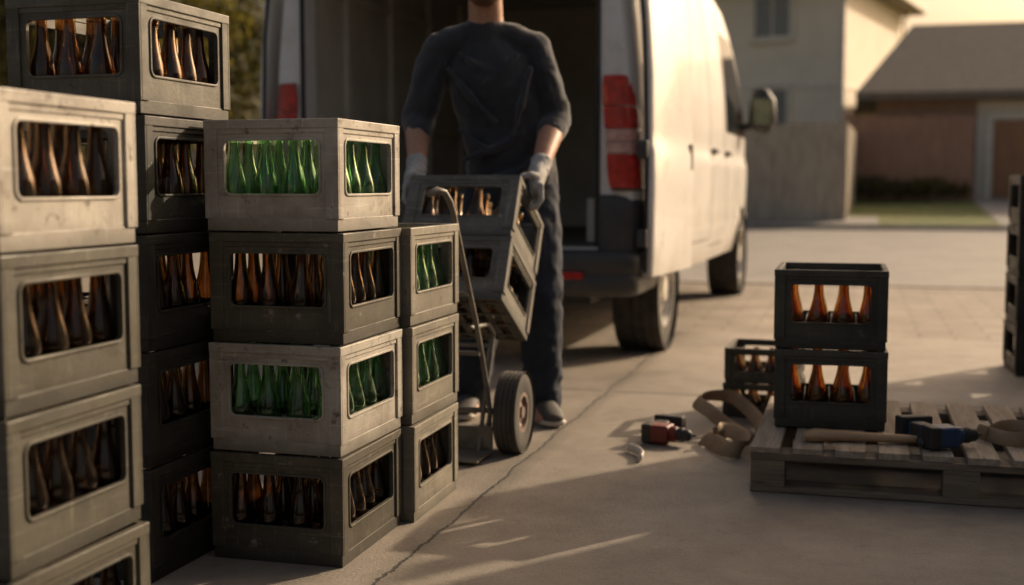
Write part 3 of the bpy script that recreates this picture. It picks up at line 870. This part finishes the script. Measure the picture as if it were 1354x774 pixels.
for hp, kn, an in ((hipR, kneR, ankR), (hipL, kneL, ankL)):
    b.tube([hp, hp.lerp(kn, .5), kn, kn.lerp(an, .35), an], [.085, .072, .055, .055, .038], 16)
    b.tube([an + V((0, .03, -.04)), an + V((0, -.06, -.045)), an + V((0, -.15, -.06))], [(.03, .03), (.036, .028), (.036, .018)], 12)
person = obj("person", remesh(b, "person_body", [M_skin], .0070, 4), M=PM,
             label="man in charcoal jumper, dark jeans and grey gloves lifting tilted crates", category="man")
b = MB()
b.tube([(.080, .035, .885), (.080, .035, .96), (.070, .02, 1.06), (.048, -.005, 1.18), (.018, -.035, 1.30), (-.008, -.058, 1.39), (-.016, -.062, 1.440)],
       [(.188, .138), (.182, .136), (.172, .130), (.174, .130), (.182, .130), (.172, .112), (.132, .088)], 28, cap=2)
b.tube([shL, V((-.15, -.065, 1.468)), V((-.09, -.065, 1.498)), V((-.02, -.065, 1.512)), V((.055, -.065, 1.500)), V((.115, -.065, 1.472)), shR],
       [(.066, .060), (.070, .056), (.066, .046), (.064, .044), (.066, .046), (.070, .056), (.066, .060)], 16, ref=(0, 1, 0), cap=2)
b.tube([(-.018, -.062, 1.47), (-.019, -.075, 1.540)], [(.094, .080), (.076, .072)], 18, cap=1)
for sh, el, wr in ((shR, elR, wrR), (shL, elL, wrL)):
    d = (wr - el)
    b.tube([sh, sh.lerp(el, .25), sh.lerp(el, .6), sh.lerp(el, .85), el, el + d * .14, el + d * .32], [.065, .069, .068, .065, .064, .060, .054], 18, cap=2)
    for q in (.0, .12, .24): b.tube([el + d * q, el + d * (q + .03)], [.067 - q * .05, .065 - q * .05], 18, cap=2)
    for (o1, o2) in ((V((.02, -.052, -.05)), V((.0, -.055, .02))), (V((-.025, -.045, -.09)), V((.03, -.048, .0)))):
        b.tube([sh + o1, sh.lerp(el, .5) + (o1 + o2) * .5 * 1.12, el + o2], [.011, .014, .011], 8)
for (p, q, r_) in (((-.16, -.150, 1.36), (.02, -.168, 1.16), .015), ((.15, -.150, 1.36), (.08, -.150, 1.10), .015), ((-.10, -.115, 1.02), (.12, -.118, 1.12), .016),
                   ((-.06, -.100, .93), (.16, -.108, 1.00), .016), ((-.13, -.09, 1.14), (.0, -.125, 1.05), .014), ((.20, -.08, 1.06), (.08, -.125, .95), .015),
                   ((-.12, -.15, 1.42), (.02, -.165, 1.34), .012), ((.10, -.15, 1.42), (-.02, -.165, 1.30), .012)):
    pm = V(p).lerp(V(q), .5) + V((0, -.006, -.012))
    b.tube([p, pm, q], [r_ * .7, r_, r_ * .7], 8)
obj("shirt", remesh(b, "shirt", [M_shirt], .0065, 5, .014, .10, .008, .04), person)
b = MB()
b.tube([(.08, .04, 1.0), (.08, .04, .93), (.08, .035, .86)], [(.160, .115), (.168, .12), (.158, .115)], 20)
for hp, kn, an in ((hipR, kneR, ankR), (hipL, kneL, ankL)):
    b.tube([hp, hp.lerp(kn, .4), hp.lerp(kn, .8), kn, kn.lerp(an, .4), kn.lerp(an, .85), an + V((0, .005, -.01))], [.102, .098, .088, .084, .080, .072, .074], 18)
    for q in (.0, .10, .62, .78, .92): b.tube([kn.lerp(an, q) + V((-.012, 0, 0)), kn.lerp(an, q + .03) + V((.004, -.01, 0))], [.086 - .012 * q, .080 - .01 * q], 16, cap=2)
obj("trousers", remesh(b, "trousers", [M_jean], .0075, 4, .018, .09, .010, .04), person)
for an, yaw in ((ankR, 12), (ankL, -10)):
    T = Matrix.Translation((an.x, an.y, 0)) @ Matrix.Rotation(rad(yaw), 4, 'Z')
    b = MB()
    b.tube([(0, .055, .055), (0, .0, .06), (0, -.07, .052), (0, -.13, .042), (0, -.175, .036)], [(.034, .04), (.040, .045), (.046, .038), (.048, .03), (.04, .022)], 16)
    b.tube([(0, .01, .06), (0, .0, .115)], [(.04, .046), (.042, .046)], 14)
    sh_ = obj("shoe", remesh(b, "shoe", [M_shoe], .006, 3), person, T)
    b = MB(); b.tube([(0, .06, .018), (0, 0, .018), (0, -.08, .018), (0, -.15, .018), (0, -.18, .020)], [(.038, .017), (.044, .017), (.053, .017), (.054, .017), (.044, .015)], 18)
    obj("sole", b.mesh("sole", [M_sole], True), sh_)
    b = MB()
    for q in range(4): b.tube([(-.022, -.055 - q * .022, .088 - q * .010), (0, -.060 - q * .022, .094 - q * .010), (.022, -.055 - q * .022, .088 - q * .010)], .0035, 8, ref=(0, 0, 1))
    obj("laces", b.mesh("laces", [M_sole], True), sh_)
def glove(wr, el, s, facex):
    b = MB()
    d = (wr - el).normalized()
    px = facex + s * .020
    palm = V((px + s * .008, wr.y - .060, wr.z - .055))
    b.tube([wr - d * .035, wr, wr + d * .02], [(.042, .039), (.037, .033), (.040, .032)], 14, cap=2)
    b.tube([wr, wr.lerp(palm, .6), palm, palm + V((-s * .002, -.016, -.030))], [(.036, .032), (.032, .046), (.026, .050), (.022, .049)], 14)
    base = palm + V((-s * .002, -.016, -.034))
    for k, (off, ln, rr_) in enumerate(((-.037, .070, .0112), (-.012, .080, .0116), (.013, .075, .0112), (.037, .060, .0100))):
        p0 = base + V((s * .004, off, .004)) + V((s * .012 * (1 - k / 3), 0, 0))
        p1 = p0 + V((s * .002, off * .10, -.42 * ln))
        p2 = p1 + V((-s * .014, off * .05, -.30 * ln))
        p3 = p2 + V((-s * .022, 0, -.10 * ln))
        b.tube([p0 + V((0, 0, .02)), p0, p1, p2, p3], [rr_, rr_ * 1.05, rr_, rr_ * .95, rr_ * .88], 10)
    t0 = palm + V((-s * .004, -.034, .022))
    t1 = t0 + V((-s * .020, -.020, .006)); t2 = t1 + V((-s * .026, -.008, -.006)); t3 = t2 + V((-s * .020, -.002, -.014))
    b.tube([palm, t0, t1, t2, t3], [.021, .018, .0145, .0132, .0115], 10)
    obj("glove", remesh(b, "glove", [M_glove], .0038, 3, .004, .02), person)
glove(wrR, elR, 1, .143)
glove(wrL, elL, -1, -.268)
b = MB(); b.ell(hc + V((0, .018, .028)), (.084, .095, .098)); b.ell(hc + V((0, .05, -.02)), (.074, .06, .08))
obj("hair", remesh(b, "hair", [M_hair], .007, 2, .01, .02), person)
M_beard = mat("stubble", (.19, .095, .055), (.13, .06, .033), scale=60, rough=.85, bump=.8, bscale=300)
b = MB(); b.ell(hc + V((0, -.038, -.082)), (.0625, .058, .053)); b.ell(hc + V((0, -.076, -.103)), (.038, .025, .021))
obj("beard", remesh(b, "beard", [M_beard], .006, 2, .004, .01), person)
M_eye = mat("eye", (.6, .58, .55), (.5, .48, .45), rough=.2, bump=0)
b = MB(); b.ell((0, 0, 0), (.0115, .0115, .0115)); em = b.mesh("eye", [M_eye], True)
for s in (-1, 1): obj("eye", em, person, Matrix.Translation(hc + V((s * .032, -.083, .006))))

# ------------------------------------------------------------------ buildings & fences
M_ren = mat("cream_render", (.84, .76, .63), (.78, .70, .58), scale=1.2, rough=.85, bump=.2, bscale=30)  # far wall, roof and fence colours lightened to carry distance haze
M_roof = mat("hazed_shingle", (.25, .21, .17), (.19, .16, .13), scale=8, rough=.95, bump=.6, bdist=.02)
M_tan = mat("tan_brick", (.46, .30, .22), (.37, .24, .175), scale=4, rough=.9, bump=.4)
M_trim = mat("cream_trim", (.84, .77, .66), rough=.6)
M_wdoor = mat("brown_door_wood", (.42, .21, .11), (.32, .16, .085), scale=2, stretch=(8, 8, 1), rough=.5)
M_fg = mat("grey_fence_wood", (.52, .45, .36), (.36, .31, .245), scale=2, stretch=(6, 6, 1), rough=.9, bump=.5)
M_fr = mat("red_brown_fence_wood", (.42, .25, .175), (.32, .19, .135), scale=2, stretch=(6, 6, 1), rough=.9, bump=.5)
M_win = mat("house_window_glass", (.20, .205, .20), (.26, .26, .245), rough=.1, bump=0)

def window(parent, x, y, z, w, h, M=None):
    g = obj("window", None, parent, Matrix.Translation((x, y, z)))
    f = MB()
    f.box(-w / 2 - .13, w / 2 + .13, -.08, .0, -.13, 0); f.box(-w / 2 - .13, w / 2 + .13, -.08, 0, h, h + .13)
    f.box(-w / 2 - .13, -w / 2, -.08, 0, 0.001, h - .001); f.box(w / 2, w / 2 + .13, -.08, 0, 0.001, h - .001)
    f.box(-.03, .03, -.045, 0, 0.001, h - .001)
    obj("frame", f.mesh("window_frame", [M_trim]), g, bevel=.01)
    q = MB(); q.box(-w / 2 + .001, w / 2 - .001, -.025, -.004, .001, h - .001)
    obj("pane", q.mesh("window_pane", [M_win]), g)
    s = MB(); s.box(-w / 2 - .18, w / 2 + .18, -.14, 0, -.19, -.132)
    obj("sill", s.mesh("window_sill", [M_trim]), g)
hs = obj("house", None, M=Matrix.Translation((-.46, 41.2, .5)) @ Matrix.Rotation(rad(-13), 4, 'Z'), label="two storey cream rendered house with dark roof across the street", category="house")
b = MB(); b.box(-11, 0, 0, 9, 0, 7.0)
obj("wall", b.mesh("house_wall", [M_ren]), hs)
b = MB(); b.box(-11.03, .03, -.03, 9.03, 3.55, 3.72)
for xx in (-11.04, -.14): b.box(xx, xx + .18, -.04, .14, .0, 7.0)
obj("trim", b.mesh("house_trim", [M_trim]), hs, bevel=.01)
b = MB()
e = .7
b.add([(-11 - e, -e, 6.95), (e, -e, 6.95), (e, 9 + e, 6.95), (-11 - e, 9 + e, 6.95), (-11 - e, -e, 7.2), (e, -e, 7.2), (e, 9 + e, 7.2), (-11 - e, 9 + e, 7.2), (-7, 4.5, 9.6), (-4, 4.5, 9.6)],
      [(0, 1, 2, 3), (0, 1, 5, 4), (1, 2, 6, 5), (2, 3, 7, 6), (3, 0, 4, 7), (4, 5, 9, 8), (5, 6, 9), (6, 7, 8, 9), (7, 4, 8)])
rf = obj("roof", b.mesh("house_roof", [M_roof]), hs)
b = MB(); b.box(-11 - e, e, -e - .12, -e - .002, 7.02, 7.18); b.box(e + .002, e + .12, -e, 9 + e, 7.02, 7.18)
obj("gutter", b.mesh("gutter", [M_trim]), rf)
b = MB(); b.tube([(.5, 8.7, 7.0), (.14, 8.7, 6.7), (.14, 8.7, .3)], .06, 10)
obj("downpipe", b.mesh("downpipe", [M_trim], True), hs)
for (x, z) in ((-2.35, 5.3), (-2.4, 2.35), (-6, 5.3), (-6, 2.35)): window(hs, x, 0, z, 1.15, 1.3)
lh = obj("bungalow", None, M=Matrix.Translation((.55, 35.2, .56)), label="low tan house with dark hipped roof and brown front door", category="house")
b = MB(); b.box(0, 13, 0, 8, 0, 2.75)
obj("wall", b.mesh("bungalow_wall", [M_tan]), lh)
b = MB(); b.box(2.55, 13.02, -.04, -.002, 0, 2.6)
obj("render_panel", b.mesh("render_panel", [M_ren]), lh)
b = MB(); e = .6
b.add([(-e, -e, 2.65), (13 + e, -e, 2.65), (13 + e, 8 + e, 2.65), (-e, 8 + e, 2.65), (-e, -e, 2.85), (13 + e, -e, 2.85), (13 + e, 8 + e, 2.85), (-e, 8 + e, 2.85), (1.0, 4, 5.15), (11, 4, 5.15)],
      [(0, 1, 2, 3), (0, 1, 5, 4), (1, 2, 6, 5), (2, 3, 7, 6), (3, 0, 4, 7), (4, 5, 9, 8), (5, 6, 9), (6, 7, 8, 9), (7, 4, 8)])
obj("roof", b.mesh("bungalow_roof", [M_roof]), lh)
g = obj("door", None, lh, Matrix.Translation((3.45, -.045, 0)))
b = MB(); b.box(-.5, .5, -.05, -.002, 0.02, 2.08)
for (a1, a2, c1_, c2_) in ((-.38, -.06, .2, .9), (.06, .38, .2, .9), (-.38, -.06, 1.1, 1.9), (.06, .38, 1.1, 1.9)): b.box(a1, a2, -.075, -.051, c1_, c2_)
obj("leaf", b.mesh("door_leaf", [M_wdoor]), g, bevel=.008)
b = MB(); b.box(-.70, -.505, -.12, -.002, 0, 2.1); b.box(.505, .70, -.12, -.002, 0, 2.1); b.box(-.70, .70, -.12, -.002, 2.102, 2.30)
obj("frame", b.mesh("door_frame", [M_trim]), g, bevel=.008)
b = MB(); b.ell((.4, -.10, 1.0), (.035, .03, .035)); b.cyl((.4, -.1, 1.0), (.4, -.045, 1.0), .012)
obj("handle", b.mesh("door_knob", [M_steel], True), g)
window(lh, 6.6, -.045, .9, 1.5, 1.1)
window(lh, 10.2, -.045, .9, 1.5, 1.1)

def fence(name, M, length, height, mt, label, pitch=.142, low=()):
    g = obj(name, None, M=M, label=label, category="fence")
    b = MB(); x = 0; k = 0
    while x < length - .1:
        h_ = height + random.uniform(-.02, .02)
        for (a_, c_) in low:
            if a_ <= x < a_ + .14: h_ = c_
        yo = .0 if k % 2 else -.006
        b.box(x, x + .145, -.012 + yo * 2.2, .010 + yo * 2.2, .02, h_); x += pitch - .002; k += 1
    obj("boards", b.mesh("fence_boards", [mt]), g)
    x = 0
    b = MB(); b.box(-.06, .06, .04, .16, 0, height + .08); me_ = b.mesh("fence_post", [mt])
    while x <= length:
        obj("post", me_, g, Matrix.Translation((x, 0, 0))); x += 2.0
    for z in (.4, height - .45):
        b = MB(); b.box(0, length, .0125, .04, z, z + .1)
        obj("rail", b.mesh("fence_rail", [mt]), g)
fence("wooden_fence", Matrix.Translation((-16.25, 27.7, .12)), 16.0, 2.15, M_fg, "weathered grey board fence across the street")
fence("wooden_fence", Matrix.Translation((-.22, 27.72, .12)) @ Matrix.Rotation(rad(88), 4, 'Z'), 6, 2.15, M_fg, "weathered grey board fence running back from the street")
fence("wooden_fence", Matrix.Translation((-.2, 33.7, .5)), 3.1, 2.2, M_fr, "red brown board fence beside the low house")
fence("wooden_fence", Matrix.Translation((1.66, 7.0, 0)) @ Matrix.Rotation(rad(-90), 4, 'Z'), 6.2, 1.98, M_fg, "unseen board fence added to shade the driveway",  # out-of-view fence added to cast the foreground shadow
      low=((.27, 1.66), (.55, 1.76), (.83, 1.60), (1.25, 1.74), (1.67, 1.66), (2.4, 1.6), (2.8, 1.72)))  # boards cut short to let sun streaks into that shadow

# ------------------------------------------------------------------ trees
M_bark = mat("bark", (.07, .05, .035), (.045, .033, .024), scale=4, rough=.95, bump=1, bdist=.02)
def leafmat(n, c, c2):
    m = mat(n, c, c2, scale=1.6, rough=.7, bump=0)
    b = m.node_tree.nodes["Principled BSDF"]
    tr = m.node_tree.nodes.new("ShaderNodeBsdfTranslucent"); tr.inputs[0].default_value = (c[0] * 2.8, c[1] * 2.2, c[2], 1)
    mx = m.node_tree.nodes.new("ShaderNodeMixShader"); mx.inputs[0].default_value = .35
    out = m.node_tree.nodes["Material Output"]
    L = m.node_tree.links
    L.new(b.outputs[0], mx.inputs[1]); L.new(tr.outputs[0], mx.inputs[2]); L.new(mx.outputs[0], out.inputs[0])
    return m
M_leaf = leafmat("leaf_green", (.055, .060, .02), (.095, .085, .028))
def tree_mesh(seed, h, spread, nleaf, ls):
    rnd = random.Random(seed)
    t = MB(); ends = []
    t.tube([(0, 0, -.1), (.05, .03, h * .2), (-.04, .06, h * .42), (.05, 0, h * .62), (0, .03, h * .82)], [h * .035, h * .027, h * .022, h * .014, h * .006], 12)
    for k in range(16):
        z = h * (.2 + .6 * k / 16); a = k * 2.4 + rnd.random()
        ln = spread * (.55 + .45 * math.sin(math.pi * min(1, .25 + k / 16 * .8))) * rnd.uniform(.7, 1.05)
        p1 = V((math.cos(a) * ln * .5, math.sin(a) * ln * .5, z + h * .08)); p2 = V((math.cos(a) * ln * .95, math.sin(a) * ln * .95, z + h * .13))
        t.tube([(0, 0, z), p1, p2], [h * .012, h * .008, h * .003], 8)
        ends += [(p1, ln * .34), (p2, ln * .38)]
        for q in range(2):
            a2 = a + rnd.uniform(-.8, .8)
            e2 = p1 + V((math.cos(a2), math.sin(a2), rnd.uniform(-.2, .7))) * ln * .4
            t.tube([p1, e2], [h * .005, h * .002], 6); ends.append((e2, ln * .3))
    ends += [(V((0, 0, h * .88)), spread * .35), (V((.2, .1, h * .8)), spread * .4)]
    c = MB()
    for i in range(nleaf):
        p, r = ends[rnd.randrange(len(ends))]
        d = V((rnd.gauss(0, 1), rnd.gauss(0, 1), rnd.gauss(0, .75)))
        d = d.normalized() * r * rnd.random() ** .45
        q = p + d
        if q.z < .12 * h: q.z = .12 * h + rnd.random() * .3
        u = V((rnd.gauss(0, 1), rnd.gauss(0, 1), rnd.gauss(0, 1))).normalized(); w_ = u.orthogonal().normalized()
        s_ = ls * rnd.uniform(.6, 1.4)
        c.add([q - u * s_, q + w_ * s_ * .45, q + u * s_, q - w_ * s_ * .45], [(0, 1, 2, 3)])
    def raw(mb_, nm, m):
        me_ = bpy.data.meshes.new(nm); me_.from_pydata(mb_.v, [], mb_.f); me_.materials.append(m); return me_
    tm = t.mesh("trunk", [M_bark], True)
    return tm, raw(c, "crown", M_leaf)
T1 = tree_mesh(1, 5.6, 2.1, 15000, .075)
T2 = tree_mesh(5, 6.6, 2.5, 17000, .08)
T3 = tree_mesh(9, .62, .55, 1500, .035)
for (x, y, s, T, r) in ((-10.6, 12.2, 1.0, T2, 0), (-8.9, 13.8, 1.05, T1, 1), (-7.9, 11.6, .70, T2, 2.2), (-12.3, 14.2, 1.2, T1, 3.3), (-9.8, 16.5, 1.1, T2, 4),
                        (-13.8, 11.0, 1.1, T2, 1.7), (13.5, 50, 1.15, T2, .3), (-8.2, 20, .55, T2, 1)):
    o = obj("leafy_tree", None, M=Matrix.Translation((x, y, .5 if y > 30 else 0)) @ Matrix.Rotation(r, 4, 'Z') @ Matrix.Scale(s, 4),
            label="dark leafy tree with dense foliage behind the van" if y < 30 else "leafy tree rising behind the low house", category="tree", group="garden trees")
    obj("trunk", T[0], o); obj("crown", T[1], o)
for i, (x, y, s) in enumerate(((.35, 33.0, 1.1), (1.1, 33.1, .9), (1.8, 33.0, 1.0), (2.5, 33.15, .8), (6.9, 34.6, 1.3), (7.8, 34.6, 1.2))):
    o = obj("shrub", None, M=Matrix.Translation((x, y, .50)) @ Matrix.Rotation(i * 1.3, 4, 'Z') @ Matrix.Scale(s, 4),
            label="low leafy shrub planted at the edge of the lawn", category="shrub", group="shrubs along the lawn")
    obj("trunk", T3[0], o); obj("crown", T3[1], o)

# ------------------------------------------------------------------ light, world, camera
S = V((.60, .80, 0)).normalized(); el = rad(24)
sv = V((S.x * math.cos(el), S.y * math.cos(el), math.sin(el)))
sd = bpy.data.lights.new("sun", 'SUN'); sd.energy = 5.0; sd.angle = rad(.6); sd.color = (1, .80, .57)
so = bpy.data.objects.new("sun", sd); col.objects.link(so); so.rotation_mode = 'QUATERNION'
so.rotation_quaternion = (-sv).to_track_quat('-Z', 'Y')
w = bpy.data.worlds.new("World"); sc.world = w; w.use_nodes = True
nt = w.node_tree; bg = nt.nodes["Background"]
sky = nt.nodes.new("ShaderNodeTexSky"); sky.sky_type = 'NISHITA'; sky.sun_disc = False
sky.sun_elevation = el; sky.sun_rotation = math.atan2(S.x, S.y); sky.dust_density = 8; sky.air_density = 1.0; sky.ozone_density = .6
tint = nt.nodes.new("ShaderNodeMix"); tint.data_type = 'RGBA'; tint.blend_type = 'MULTIPLY'; tint.inputs[0].default_value = 1
tint.inputs[7].default_value = (1.0, .87, .76, 1)
nt.links.new(sky.outputs[0], tint.inputs[6]); nt.links.new(tint.outputs[2], bg.inputs[0])
bg.inputs[1].default_value = .14
cd = bpy.data.cameras.new("camera"); cam = bpy.data.objects.new("camera", cd); col.objects.link(cam)
cd.sensor_width = 36; cd.lens = 43.07; cd.clip_end = 3000; cd.clip_start = .05
cam.location = (0, 0, .92); cam.rotation_euler = (rad(85), 0, rad(15.6))
cd.dof.use_dof = True; cd.dof.focus_distance = 3.1; cd.dof.aperture_fstop = 1.9
sc.camera = cam
sc.view_settings.view_transform = 'Standard'; sc.view_settings.look = 'None'; sc.view_settings.exposure = 0
